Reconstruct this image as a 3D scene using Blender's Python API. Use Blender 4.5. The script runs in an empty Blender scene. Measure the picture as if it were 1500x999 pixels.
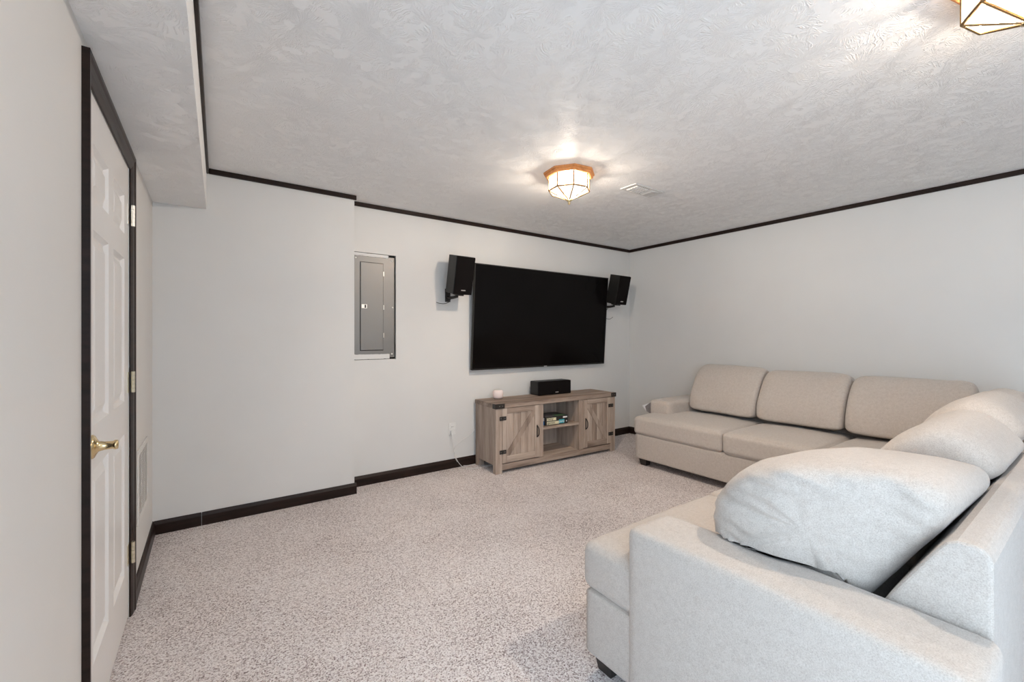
import bpy, bmesh, math, random
from mathutils import Vector, Matrix, noise

random.seed(7)
S = bpy.context.scene
COL = S.collection
PI = math.pi

# ------------------------------------------------------------------ camera
H_CAM, F_PX, YAW = 1.2646, 628.0, math.atan2(444, 628)
cam_d = bpy.data.cameras.new('camera')
cam_d.sensor_width = 36.0
cam_d.lens = 36.0 * F_PX / 1500.0
cam_d.shift_y = -(999 / 2 - 493.0) / 1500.0
cam_d.clip_start = 0.02
cam = bpy.data.objects.new('camera', cam_d)
COL.objects.link(cam)
cam.location = (0, 0, H_CAM)
cam.rotation_euler = (PI / 2, 0, -YAW)
S.camera = cam

# ------------------------------------------------------------------ light and exposure
S.view_settings.view_transform = 'Standard'
S.view_settings.look = 'None'
S.view_settings.gamma = 1.0
S.view_settings.use_curve_mapping = False
S.view_settings.exposure = 0.88
SKY_STRENGTH = 4.8
LAMP_GLOW, LAMP_WATTS = 0.9, 205.0
world = bpy.data.worlds.new('overcast_sky')
S.world = world
world.use_nodes = True
world.node_tree.nodes['Background'].inputs[0].default_value = (0.63, 0.82, 1.0, 1)
world.node_tree.nodes['Background'].inputs[1].default_value = SKY_STRENGTH


def portal(name, loc, rot, sx, sy):
    l = bpy.data.lights.new(name, 'AREA')
    l.shape = 'RECTANGLE'; l.size = sx; l.size_y = sy
    l.cycles.is_portal = True
    o = bpy.data.objects.new(name, l); COL.objects.link(o)
    o.location = loc; o.rotation_euler = rot


# sky portals for a glass door and window added to bring in cool light
portal('added_window_portal', (0.25, -1.66, 1.5), (-PI / 2, 0, 0), 0.9, 1.1)
portal('added_glass_door_portal', (-0.36, -0.75, 1.02), (0, -PI / 2, 0), 2.04, 1.4)

# ------------------------------------------------------------------ dimensions (metres)
ZC = 2.40                     # ceiling
XL, XR = -0.294, 4.511        # left and right wall
YF, YB, YN = 3.708, 3.554, -1.60   # far wall, projecting wall, near wall behind the camera
XB = 0.957                    # end of the projecting wall
ZS = 2.125                    # soffit underside


def ray(u, v):
    a = (u - 750) / F_PX; b = -(v - 493) / F_PX
    s, c = math.sin(YAW), math.cos(YAW)
    return (s + a * c, c - a * s, b)


def on_y(u, v, y):            # point seen at a pixel on the plane Y = y
    d = ray(u, v); t = y / d[1]
    return Vector((d[0] * t, y, H_CAM + d[2] * t))


def on_z(u, v, z):
    d = ray(u, v); t = (z - H_CAM) / d[2]
    return Vector((d[0] * t, d[1] * t, z))


# ------------------------------------------------------------------ materials
class NT:
    def __init__(self, name, rough=0.6, col=(0.8, 0.8, 0.8), metal=0.0, spec=0.5):
        self.m = bpy.data.materials.new(name); self.m.use_nodes = True
        self.t = self.m.node_tree
        self.b = self.t.nodes['Principled BSDF']
        self.b.inputs['Base Color'].default_value = (*col, 1)
        self.b.inputs['Roughness'].default_value = rough
        self.b.inputs['Metallic'].default_value = metal
        self.b.inputs['Specular IOR Level'].default_value = spec

    def n(self, kind, **kw):
        nd = self.t.nodes.new(kind)
        for k, v in kw.items():
            if k in nd.inputs.keys() if isinstance(k, str) else False:
                nd.inputs[k].default_value = v
            else:
                setattr(nd, k, v)
        return nd

    def l(self, a, b):
        self.t.links.new(a, b)

    def coords(self, scale=(1, 1, 1), loc=(0, 0, 0), kind='Object', rand=False):
        tc = self.n('ShaderNodeTexCoord')
        mp = self.n('ShaderNodeMapping')
        mp.inputs['Scale'].default_value = scale
        mp.inputs['Location'].default_value = loc
        if rand:
            oi = self.n('ShaderNodeObjectInfo')
            vm = self.n('ShaderNodeVectorMath', operation='SCALE')
            cb = self.n('ShaderNodeCombineXYZ')
            self.l(oi.outputs['Random'], cb.inputs[0]); self.l(oi.outputs['Random'], cb.inputs[1]); self.l(oi.outputs['Random'], cb.inputs[2])
            self.l(cb.outputs[0], vm.inputs[0]); vm.inputs['Scale'].default_value = 37.0
            ad = self.n('ShaderNodeVectorMath', operation='ADD')
            self.l(tc.outputs[kind], ad.inputs[0]); self.l(vm.outputs[0], ad.inputs[1])
            self.l(ad.outputs[0], mp.inputs[0])
        else:
            self.l(tc.outputs[kind], mp.inputs[0])
        return mp.outputs[0]

    def noise(self, vec, scale, detail=3.0, rough=0.5):
        nd = self.n('ShaderNodeTexNoise')
        nd.inputs['Scale'].default_value = scale
        nd.inputs['Detail'].default_value = detail
        nd.inputs['Roughness'].default_value = rough
        self.l(vec, nd.inputs['Vector'])
        return nd.outputs['Fac']

    def ramp(self, fac, stops):
        r = self.n('ShaderNodeValToRGB')
        e = r.color_ramp.elements
        while len(e) < len(stops):
            e.new(0.5)
        for el, (p, c) in zip(e, stops):
            el.position = p; el.color = (*c, 1)
        self.l(fac, r.inputs[0])
        return r.outputs[0]

    def math(self, op, a, b=None, clamp=False):
        m = self.n('ShaderNodeMath', operation=op); m.use_clamp = clamp
        for i, v in enumerate((a, b)):
            if v is None:
                continue
            if isinstance(v, (int, float)):
                m.inputs[i].default_value = v
            else:
                self.l(v, m.inputs[i])
        return m.outputs[0]

    def color(self, out):
        self.l(out, self.b.inputs['Base Color'])

    def bump(self, h, strength=0.3, dist=0.01):
        b = self.n('ShaderNodeBump')
        b.inputs['Strength'].default_value = strength
        b.inputs['Distance'].default_value = dist
        self.l(h, b.inputs['Height']); self.l(b.outputs[0], self.b.inputs['Normal'])


def mat_paint(name, col, rough=0.55, bump=0.08):
    k = NT(name, rough, col, spec=0.35)
    v = k.coords()
    n = k.noise(v, 3.0, 2)
    k.color(k.ramp(n, [(0.3, tuple(c * 0.985 for c in col)), (0.7, tuple(min(1, c * 1.01) for c in col))]))
    k.bump(k.noise(v, 220, 2), bump, 0.002)
    return k.m


def mat_ceiling():
    col = (0.94, 0.93, 0.92)
    k = NT('stomped_ceiling_paint', 0.65, col, spec=0.15)
    v = k.coords()
    hs = None
    for sc, loc, arms in ((4.6, (0, 0, 0), 13.0), (5.9, (3.7, 1.9, 0), 11.0)):
        mp = k.n('ShaderNodeMapping'); mp.inputs['Location'].default_value = loc
        k.l(v, mp.inputs[0])
        nz = k.n('ShaderNodeTexNoise'); nz.inputs['Scale'].default_value = 7.0; nz.inputs['Detail'].default_value = 2
        k.l(mp.outputs[0], nz.inputs['Vector'])
        wv = k.n('ShaderNodeVectorMath', operation='MULTIPLY_ADD')
        k.l(nz.outputs['Color'], wv.inputs[0]); wv.inputs[1].default_value = (0.09, 0.09, 0.0); k.l(mp.outputs[0], wv.inputs[2])
        flat = k.n('ShaderNodeVectorMath', operation='MULTIPLY'); k.l(wv.outputs[0], flat.inputs[0]); flat.inputs[1].default_value = (1, 1, 0)
        vo = k.n('ShaderNodeTexVoronoi'); vo.voronoi_dimensions = '2D'; vo.feature = 'F1'
        vo.inputs['Scale'].default_value = sc
        k.l(flat.outputs[0], vo.inputs['Vector'])
        df = k.n('ShaderNodeVectorMath', operation='SUBTRACT')
        k.l(flat.outputs[0], df.inputs[0])
        k.l(vo.outputs['Position'], df.inputs[1])
        sp = k.n('ShaderNodeSeparateXYZ'); k.l(df.outputs[0], sp.inputs[0])
        ang = k.math('ARCTAN2', sp.outputs[1], sp.outputs[0])
        cid = k.n('ShaderNodeSeparateColor'); k.l(vo.outputs['Color'], cid.inputs[0])
        cb = k.n('ShaderNodeCombineXYZ')
        k.l(k.math('MULTIPLY', ang, arms), cb.inputs[0])
        k.l(k.math('MULTIPLY', cid.outputs[0], 50.0), cb.inputs[1])
        k.l(k.math('MULTIPLY', vo.outputs['Distance'], 3.0), cb.inputs[2])
        st = k.noise(cb.outputs[0], 1.0, 2.0)
        rid = k.math('SUBTRACT', 1.0, k.math('MULTIPLY', k.math('ABSOLUTE', k.math('SUBTRACT', st, 0.5)), 12.0), clamp=True)
        msk = k.math('MULTIPLY', rid, k.math('GREATER_THAN', k.noise(v, 9.0 + sc, 1), 0.47))
        hs = msk if hs is None else k.math('MAXIMUM', hs, msk)
    fine = k.noise(v, 45.0, 3)
    h = k.math('ADD', hs, k.math('MULTIPLY', fine, 0.35))
    k.bump(h, 0.50, 0.005)
    return k.m


def mat_carpet():
    k = NT('flecked_carpet', 0.95, spec=0.1)
    v = k.coords()
    wob = k.n('ShaderNodeTexNoise'); wob.inputs['Scale'].default_value = 2.3; wob.inputs['Detail'].default_value = 2
    k.l(v, wob.inputs['Vector'])
    a = k.noise(v, 150.0, 3, 0.65)
    vo = k.n('ShaderNodeTexVoronoi'); vo.inputs['Scale'].default_value = 190.0
    k.l(v, vo.inputs['Vector'])
    sc = k.n('ShaderNodeSeparateColor'); k.l(vo.outputs['Color'], sc.inputs[0])
    mix = k.math('ADD', k.math('MULTIPLY', a, 0.72), k.math('MULTIPLY', sc.outputs[0], 0.30))
    mix = k.math('ADD', mix, k.math('MULTIPLY', k.math('SUBTRACT', wob.outputs['Fac'], 0.5), 0.14))
    k.color(k.ramp(mix, [(0.29, (0.20, 0.15, 0.142)), (0.40, (0.50, 0.425, 0.41)), (0.49, (0.77, 0.695, 0.68)), (0.66, (0.93, 0.88, 0.865))]))
    k.bump(k.math('SUBTRACT', a, k.math('MULTIPLY', vo.outputs['Distance'], 0.5)), 0.8, 0.008)
    return k.m


def mat_fabric():
    k = NT('woven_chenille', 0.92, spec=0.15)
    v = k.coords()
    a = k.noise(v, 330.0, 3, 0.7)
    b = k.noise(v, 60.0, 2)
    f = k.math('ADD', k.math('MULTIPLY', a, 0.8), k.math('MULTIPLY', b, 0.2))
    k.color(k.ramp(f, [(0.34, (0.42, 0.365, 0.325)), (0.50, (0.53, 0.473, 0.428)), (0.66, (0.61, 0.555, 0.51))]))
    k.b.inputs['Sheen Weight'].default_value = 0.25
    k.b.inputs['Sheen Roughness'].default_value = 0.5
    k.bump(a, 0.35, 0.003)
    return k.m


def mat_wood(name, grain_axis, dark=(0.17, 0.12, 0.095), mid=(0.37, 0.285, 0.23), light=(0.56, 0.46, 0.385), boards=None):
    k = NT(name, 0.6, spec=0.3)
    sc = [14.0, 14.0, 14.0]; sc[grain_axis] = 1.1
    v = k.coords(tuple(sc), rand=True)
    a = k.noise(v, 1.0, 6, 0.6)
    b = k.noise(v, 5.0, 3, 0.6)
    f = k.math('ADD', k.math('MULTIPLY', a, 0.75), k.math('MULTIPLY', b, 0.25))
    oi = k.n('ShaderNodeObjectInfo')
    f = k.math('ADD', f, k.math('MULTIPLY', k.math('SUBTRACT', oi.outputs['Random'], 0.5), 0.24))
    k.color(k.ramp(f, [(0.30, dark), (0.48, mid), (0.68, light)]))
    k.bump(b, 0.15, 0.002)
    return k.m


def mat_dark_trim():
    k = NT('espresso_painted_trim', 0.36, (0.018, 0.011, 0.010), spec=0.22)
    v = k.coords((3, 3, 30))
    k.color(k.ramp(k.noise(v, 1.5, 3), [(0.3, (0.013, 0.0075, 0.006)), (0.7, (0.026, 0.014, 0.011))]))
    return k.m


def mat_metal(name, col, rough, aniso_axis=None):
    k = NT(name, rough, col, metal=1.0)
    v = k.coords((1, 1, 1) if aniso_axis is None else (60, 60, 2))
    n = k.noise(v, 20.0, 2)
    r = k.math('ADD', k.math('MULTIPLY', n, 0.12), rough - 0.06)
    k.l(r, k.b.inputs['Roughness'])
    return k.m


def mat_plain(name, col, rough=0.5, spec=0.5, bump_scale=None, bump=0.1):
    k = NT(name, rough, col, spec=spec)
    v = k.coords()
    n = k.noise(v, bump_scale or 60.0, 2)
    k.color(k.ramp(n, [(0.3, tuple(c * 0.93 for c in col)), (0.7, tuple(min(1, c * 1.05) for c in col))]))
    if bump_scale:
        k.bump(n, bump, 0.002)
    return k.m


def mat_glow(name, frost):
    """frosted lamp glass: part of the bulb's light passes straight through, the rest makes the glass glow"""
    m = bpy.data.materials.new(name); m.use_nodes = True
    t = m.node_tree; t.nodes.clear()
    o = t.nodes.new('ShaderNodeOutputMaterial'); e = t.nodes.new('ShaderNodeEmission')
    a = t.nodes.new('ShaderNodeBsdfTransparent'); x = t.nodes.new('ShaderNodeMixShader'); x.inputs[0].default_value = frost
    e.inputs[0].default_value = (1.0, 0.90, 0.78, 1); e.inputs[1].default_value = LAMP_GLOW
    t.links.new(a.outputs[0], x.inputs[1]); t.links.new(e.outputs[0], x.inputs[2]); t.links.new(x.outputs[0], o.inputs[0])
    return m


def mat_added_window_glass():
    m = bpy.data.materials.new('added_window_pane'); m.use_nodes = True
    t = m.node_tree; t.nodes.clear()
    o = t.nodes.new('ShaderNodeOutputMaterial')
    a = t.nodes.new('ShaderNodeBsdfTransparent'); g = t.nodes.new('ShaderNodeBsdfGlossy'); x = t.nodes.new('ShaderNodeMixShader')
    g.inputs['Roughness'].default_value = 0.02
    x.inputs[0].default_value = 0.06
    t.links.new(a.outputs[0], x.inputs[1]); t.links.new(g.outputs[0], x.inputs[2]); t.links.new(x.outputs[0], o.inputs[0])
    return m


M = dict(
    wall=mat_paint('warm_white_wall_paint', (0.72, 0.71, 0.693)),
    ceiling=mat_ceiling(), carpet=mat_carpet(), fabric=mat_fabric(), trim=mat_dark_trim(),
    door=mat_paint('white_door_paint', (0.80, 0.785, 0.775), 0.35, 0.02),
    white=mat_plain('white_plastic', (0.78, 0.77, 0.75), 0.4),
    shade_enamel=mat_plain('shaded_enamel', (0.42, 0.41, 0.40), 0.5),
    vent=mat_plain('white_enamel', (0.74, 0.72, 0.69), 0.4),
    brass=mat_metal('polished_brass', (0.78, 0.62, 0.36), 0.2),
    pan=mat_plain('added_dark_pan', (0.03, 0.024, 0.018), 0.7, 0.1),
    rib=mat_metal('antique_brass', (0.34, 0.23, 0.12), 0.45),
    pale_brass=mat_metal('pale_brass', (0.75, 0.70, 0.56), 0.35),
    nickel=mat_metal('white_nickel', (0.85, 0.84, 0.80), 0.35),
    steel=mat_metal('grey_panel_steel', (0.25, 0.245, 0.24), 0.5, 2),
    black=mat_plain('black_vinyl', (0.013, 0.012, 0.011), 0.45, 0.4),
    grille=mat_plain('black_speaker_cloth', (0.007, 0.0055, 0.0055), 0.85, 0.1, 700, 0.3),
    iron=mat_plain('black_iron', (0.022, 0.018, 0.016), 0.5, 0.5, 90, 0.2),
    dark=mat_plain('dark_gap', (0.02, 0.018, 0.016), 0.9, 0.1),
    silver=mat_metal('silver_badge', (0.8, 0.8, 0.8), 0.3),
    wood_z=mat_wood('weathered_oak_upright', 2), wood_x=mat_wood('weathered_oak_lengthwise', 0),
    wood_y=mat_wood('weathered_oak_depthwise', 1),
    oak=mat_wood('honey_oak', 0, (0.50, 0.19, 0.06), (0.72, 0.31, 0.11), (0.84, 0.42, 0.18)),
    pink=mat_plain('pale_pink_cloth', (0.90, 0.76, 0.73), 0.8, 0.2, 500, 0.2),
    glow_side=mat_glow('lit_frosted_side_glass', 0.90), glow=mat_glow('lit_frosted_glass', 0.80), pane=mat_added_window_glass(),
    blue=mat_plain('box_blue_print', (0.03, 0.20, 0.48), 0.4), cyan=mat_plain('box_cyan_print', (0.05, 0.42, 0.50), 0.4),
    cream=mat_plain('box_cream_print', (0.78, 0.72, 0.50), 0.4), boxblack=mat_plain('box_black_print', (0.02, 0.018, 0.017), 0.35),
    boxgreen=mat_plain('box_green_print', (0.10, 0.22, 0.09), 0.4),
    paper=mat_plain('white_paper', (0.85, 0.84, 0.86), 0.7), greycloth=mat_plain('grey_lining', (0.22, 0.20, 0.20), 0.9),
    stitch=mat_plain('grey_thread', (0.28, 0.26, 0.25), 0.9),
)
k = NT('glossy_screen', 0.09, (0.004, 0.0035, 0.0035), spec=0.08)
k.color(k.ramp(k.noise(k.coords(), 2.0, 1), [(0.3, (0.0035, 0.003, 0.003)), (0.7, (0.005, 0.004, 0.004))]))
M['screen'] = k.m


# ------------------------------------------------------------------ mesh helpers
def link(name, bm, mat, parent=None, smooth=False, bevel=0.0, seg=2, mw=None):
    me = bpy.data.meshes.new(name)
    bmesh.ops.recalc_face_normals(bm, faces=bm.faces)
    bm.to_mesh(me); bm.free()
    mats = mat if isinstance(mat, (list, tuple)) else [mat]
    for m in mats:
        me.materials.append(m)
    if smooth:
        for p in me.polygons:
            p.use_smooth = True
    o = bpy.data.objects.new(name, me); COL.objects.link(o)
    if parent:
        o.parent = parent
    if bevel:
        b = o.modifiers.new('bevel', 'BEVEL'); b.width = bevel; b.segments = seg; b.limit_method = 'ANGLE'
        b.harden_normals = False
    if mw:
        o.matrix_local = mw
    return o


def empty(name, loc=(0, 0, 0), rz=0.0):
    o = bpy.data.objects.new(name, None); COL.objects.link(o)
    o.location = loc; o.rotation_euler = (0, 0, rz); o.empty_display_size = 0.1
    return o


def tag(o, label, cat, group=None):
    o['label'] = label; o['category'] = cat
    if group:
        o['group'] = group
    return o


def struct(o, label=None):
    o['kind'] = 'structure'
    if label:
        o['label'] = label
    return o


def box(bm, x0, x1, y0, y1, z0, z1, mi=0):
    vs = [bm.verts.new(p) for p in ((x0, y0, z0), (x1, y0, z0), (x1, y1, z0), (x0, y1, z0), (x0, y0, z1), (x1, y0, z1), (x1, y1, z1), (x0, y1, z1))]
    for f in ((0, 3, 2, 1), (4, 5, 6, 7), (0, 1, 5, 4), (1, 2, 6, 5), (2, 3, 7, 6), (3, 0, 4, 7)):
        bm.faces.new([vs[i] for i in f]).material_index = mi
    return bm


def boxo(name, dims, mat, parent=None, bevel=0.0, seg=2):
    return link(name, box(bmesh.new(), *dims), mat, parent, bevel=bevel, seg=seg)


def prism(bm, poly, axis, a0, a1):
    """poly of 2-D points extruded along axis (0,1,2); the 2-D axes are the other two in order."""
    def p3(p, a):
        q = list(p); q.insert(axis, a); return q
    A = [bm.verts.new(p3(p, a0)) for p in poly]; B = [bm.verts.new(p3(p, a1)) for p in poly]
    bm.faces.new(A); bm.faces.new(B[::-1])
    n = len(poly)
    for i in range(n):
        bm.faces.new((A[i], A[(i + 1) % n], B[(i + 1) % n], B[i]))
    return bm


def tube(bm, pts, r, n=8):
    pts = [Vector(p) for p in pts]
    rings = []
    for i, p in enumerate(pts):
        t = (pts[min(i + 1, len(pts) - 1)] - pts[max(i - 1, 0)]).normalized()
        u = t.cross(Vector((0.13, 0.31, 0.94)))
        if u.length < 1e-3:
            u = t.cross(Vector((1, 0, 0)))
        u.normalize(); w = t.cross(u)
        rr = r[i] if isinstance(r, (list, tuple)) else r
        rings.append([bm.verts.new(p + (u * math.cos(2 * PI * j / n) + w * math.sin(2 * PI * j / n)) * rr) for j in range(n)])
    for a, b in zip(rings, rings[1:]):
        for j in range(n):
            bm.faces.new((a[j], a[(j + 1) % n], b[(j + 1) % n], b[j]))
    bm.faces.new(rings[0][::-1]); bm.faces.new(rings[-1])
    return bm


def spline(pts, per=8):
    pts = [Vector(p) for p in pts]; out = []
    for i in range(len(pts) - 1):
        p0, p1, p2, p3 = pts[max(i - 1, 0)], pts[i], pts[i + 1], pts[min(i + 2, len(pts) - 1)]
        for k_ in range(per):
            t = k_ / per
            out.append(0.5 * ((2 * p1) + (p2 - p0) * t + (2 * p0 - 5 * p1 + 4 * p2 - p3) * t * t + (3 * p1 - p0 - 3 * p2 + p3) * t ** 3))
    return out + [pts[-1]]


def lathe(bm, prof, n=32, center=(0, 0, 0)):
    cx, cy, cz = center; rings = []
    for r, z in prof:
        if r < 1e-5:
            rings.append([bm.verts.new((cx, cy, cz + z))])
        else:
            rings.append([bm.verts.new((cx + r * math.cos(2 * PI * j / n), cy + r * math.sin(2 * PI * j / n), cz + z)) for j in range(n)])
    for a, b in zip(rings, rings[1:]):
        for j in range(n):
            q = [a[j % len(a)], a[(j + 1) % len(a)], b[(j + 1) % len(b)], b[j % len(b)]]
            q = list(dict.fromkeys(q))
            if len(q) >= 3:
                bm.faces.new(q)
    return bm


def rounded(lo, hi, r, n=18, puff=(0, 0, 0), rough=0.0, seed=0.0, dome=None):
    """soft upholstered block: rounded box whose faces swell outward"""
    bm = bmesh.new(); lo = Vector(lo); hi = Vector(hi); c = (lo + hi) / 2; h = (hi - lo) / 2
    cache = {}

    def vert(i, j, k_):
        key = (i, j, k_)
        if key in cache:
            return cache[key]
        q = Vector([h[a] * math.copysign(1 - (1 - abs(2 * key[a] / n - 1)) ** 1.6, 2 * key[a] / n - 1) for a in range(3)])
        inner = Vector([max(-(h[a] - r), min(h[a] - r, q[a])) for a in range(3)])
        d = q - inner
        nv = d.normalized() if d.length > 1e-9 else Vector((0, 0, 1))
        p = inner + nv * r
        for a in range(3):
            if puff[a]:
                b, e = (a + 1) % 3, (a + 2) % 3
                wgt = (1 - (q[b] / h[b]) ** 2) * (1 - (q[e] / h[e]) ** 2)
                p[a] += puff[a] * wgt ** 0.6 * nv[a]
        w = c + p
        if rough:
            w += nv * rough * (noise.noise(w * 7 + Vector((seed, 0, 0))) + 0.5 * noise.noise(w * 17 + Vector((0, seed, 0))))
        cache[key] = bm.verts.new(w)
        return cache[key]
    for a in range(3):
        b, e = (a + 1) % 3, (a + 2) % 3
        for side in (0, n):
            for i in range(n):
                for j in range(n):
                    def K(x, y):
                        q = [0, 0, 0]; q[a] = side; q[b] = x; q[e] = y; return vert(*q)
                    bm.faces.new((K(i, j), K(i + 1, j), K(i + 1, j + 1), K(i, j + 1)))
    return bm


# ------------------------------------------------------------------ room shell
T = 0.12
struct(boxo('floor', (XL - 0.2, XR + T, YN - T, YF + T, -0.1, 0.0), M['carpet']), 'pinkish beige flecked wall-to-wall carpet')
struct(boxo('ceiling', (XL - T, XR + T, YN - T, YF + T, ZC, ZC + 0.1), M['ceiling']), 'white ceiling with stomped plaster texture')

# left wall with the door opening and an unseen glass door opening added for light
DY0, DY1, DZ1 = 1.757, 2.573, 2.025
bm = bmesh.new()
WY0, WY1, WZ0, WZ1 = -1.45, -0.05, 0.0, 2.04
for y0, y1, z0, z1 in ((YN - T, WY0, 0, ZC), (WY0, WY1, WZ1, ZC), (WY1, DY0, 0, ZC), (DY0, DY1, DZ1, ZC), (DY1, YB + 0.2, 0, ZC)):
    box(bm, XL - T, XL, y0, y1, z0, z1)
struct(link('wall_left', bm, M['wall']))
struct(boxo('wall_right', (XR, XR + T, YN - T, YF + T, 0, ZC), M['wall']))
# projecting wall left of the breaker panel
struct(boxo('wall_projection', (XL - T, XB, YB, YF + T, 0, ZC), M['wall']), 'projecting pale wall section beside the breaker panel')
# far wall with the hole for the breaker panel
PX0, PX1, PZ0, PZ1 = 0.985, 1.358, 1.066, 1.982
bm = bmesh.new()
for x0, x1, z0, z1 in ((XB, PX0, 0, ZC), (PX1, XR + T, 0, ZC), (PX0, PX1, 0, PZ0), (PX0, PX1, PZ1, ZC)):
    box(bm, x0, x1, YF, YF + T, z0, z1)
struct(link('wall_far', bm, M['wall']))
# near wall behind the camera with an unseen window opening added for light
GX0, GX1, GZ0, GZ1 = -0.2, 0.7, 0.95, 2.05
bm = bmesh.new()
for x0, x1, z0, z1 in ((XL - T, GX0, 0, ZC), (GX1, XR + T, 0, ZC), (GX0, GX1, GZ1, ZC), (GX0, GX1, 0, GZ0)):
    box(bm, x0, x1, YN - T, YN, z0, z1)
struct(link('wall_near', bm, M['wall']))

# soffit along the left wall
def sx(y):
    return -0.014 + (y - YB) * 0.0155
bm = bmesh.new()
prism(bm, [(XL, YN), (sx(YN), YN), (sx(YB), YB), (XL, YB)], 2, ZS, ZC)
struct(link('ceiling_soffit', bm, [M['ceiling']]), 'boxed soffit running above the white door')

# crown trim
tn = [0]
def trim(bm):
    tn[0] += 1
    return struct(link('trim_%d' % tn[0], bm, M['trim'], bevel=0.004), 'thin dark brown ceiling trim')
TH, TD = 0.036, 0.014
trim(prism(bmesh.new(), [(sx(YN), YN), (sx(YN) + TD, YN), (sx(YB) + TD, YB), (sx(YB), YB)], 2, ZC - TH, ZC))
trim(box(bmesh.new(), sx(YB) + TD, XB + TD, YB - TD, YB, ZC - TH, ZC))
trim(box(bmesh.new(), XB, XR, YF - TD, YF, ZC - TH, ZC))
trim(box(bmesh.new(), XR - TD, XR, YN, YF - TD, ZC - TH, ZC))

# baseboards: a stepped profile with a rounded top
BH, BT = 0.086, 0.015
def bb_prof(sign, w):        # (distance, z) pairs, from the wall face w outward
    return [(w, 0), (w + sign * BT, 0), (w + sign * BT, BH - 0.022), (w + sign * (BT - 0.004), BH - 0.014), (w + sign * 0.007, BH - 0.004), (w + sign * 0.004, BH), (w, BH)]
struct(link('baseboard_left', prism(bmesh.new(), bb_prof(1, XL), 1, 2.640, YB), M['trim']))
b = struct(link('baseboard_projection', prism(bmesh.new(), bb_prof(-1, YB), 0, -0.038, XB + BT), M['trim']))
link('board_piece', prism(bmesh.new(), bb_prof(-1, YB), 0, XL + BT * 0.5, -0.041), M['trim'], b)
struct(link('baseboard_far', prism(bmesh.new(), bb_prof(-1, YF), 0, XB, XR), M['trim']))
struct(link('baseboard_right', prism(bmesh.new(), bb_prof(-1, XR), 1, YN, YF - BT), M['trim']))
struct(link('baseboard_near', prism(bmesh.new(), bb_prof(1, YN), 0, XL, XR - BT), M['trim']))

# ------------------------------------------------------------------ white six-panel door
FX = XL - 0.002               # door face
cols = ((1.853, 2.108), (2.205, 2.462)); rows = ((0.235, 0.845), (0.985, 1.600), (1.705, 1.872))
y0, y1, zt = DY0 + 0.004, DY1 - 0.004, DZ1 - 0.004
bm = bmesh.new()
ys = [y0, cols[0][0], cols[0][1], cols[1][0], cols[1][1], y1]
for a in (0, 2, 4):
    box(bm, FX - 0.038, FX, ys[a], ys[a + 1], 0.012, zt)
zs = [0.012, rows[0][0], rows[0][1], rows[1][0], rows[1][1], rows[2][0], rows[2][1], zt]
for a in (0, 2, 4, 6):
    for c0, c1 in cols:
        box(bm, FX - 0.038, FX, c0, c1, zs[a], zs[a + 1])
door = struct(link('door_1', bm, M['door']), 'white six-panel door with a brass lever')
for c0, c1 in cols:
    for z0, z1 in rows:
        bm = bmesh.new()
        loops = []
        for ins, dx in ((0, 0.0), (0.012, -0.0135), (0.020, -0.0145), (0.048, -0.003), (0.054, -0.003)):
            loops.append([bm.verts.new((FX + dx, yy, zz)) for yy, zz in ((c0 + ins, z0 + ins), (c1 - ins, z0 + ins), (c1 - ins, z1 - ins), (c0 + ins, z1 - ins))])
        for A, B in zip(loops, loops[1:]):
            for i in range(4):
                bm.faces.new((A[i], A[(i + 1) % 4], B[(i + 1) % 4], B[i]))
        bm.faces.new(loops[-1])
        back = [bm.verts.new((FX - 0.03, yy, zz)) for yy, zz in ((c0, z0), (c1, z0), (c1, z1), (c0, z1))]
        for i in range(4):
            bm.faces.new((back[i], back[(i + 1) % 4], loops[0][(i + 1) % 4], loops[0][i]))
        bm.faces.new(back[::-1])
        link('panel', bm, M['door'], door)
# casing: thick outer edge, thin inner edge
CW = 0.067
cas = [(XL, 0), (XL + 0.018, 0), (XL + 0.018, 0.012), (XL + 0.014, 0.022), (XL + 0.012, 0.045), (XL + 0.008, CW - 0.006), (XL + 0.006, CW), (XL, CW)]
cz = DZ1 + 0.062
bm = prism(bmesh.new(), [(x, DY0 - CW + y) for x, y in cas], 2, 0, cz); link('casing_upright', bm, M['trim'], door)['label'] = 'dark brown casing upright'
bm = prism(bmesh.new(), [(x, DY1 + CW - y) for x, y in cas], 2, 0, cz); link('casing_upright', bm, M['trim'], door)['label'] = 'dark brown casing upright'
bm = prism(bmesh.new(), [(x, cz - y) for x, y in cas], 1, DY0 - CW + 0.001, DY1 + CW - 0.001); link('casing_head', bm, M['trim'], door)['label'] = 'dark brown casing head'
bm = bmesh.new()
box(bm, XL - T, XL - 0.045, DY0 - 0.001, DY0 + 0.02, 0, DZ1); box(bm, XL - T, XL - 0.045, DY1 - 0.02, DY1 + 0.001, 0, DZ1); box(bm, XL - T, XL - 0.045, DY0, DY1, DZ1 - 0.02, DZ1 + 0.001)
box(bm, XL - T - 0.01, XL - T, DY0, DY1, 0, DZ1)
link('jamb', bm, M['trim'], door)
# hinges
for hz, mt in ((1.81, 'nickel'), (1.06, 'pale_brass'), (0.29, 'pale_brass')):
    bm = bmesh.new()
    box(bm, FX, FX + 0.003, DY1 - 0.034, DY1 - 0.004, hz - 0.046, hz + 0.046)
    box(bm, XL + 0.006, XL + 0.0125, DY1 + 0.002, DY1 + 0.016, hz - 0.046, hz + 0.046)
    hg = link('hinge', bm, M[mt], door, bevel=0.001)
    bm = bmesh.new()
    for q in range(5):
        z0 = hz - 0.047 + q * 0.0190
        tube(bm, [(XL + 0.0145, DY1 - 0.001, z0), (XL + 0.0145, DY1 - 0.001, z0 + 0.0178)], 0.0068, 12)
    link('knuckle', bm, M[mt], hg)
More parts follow.
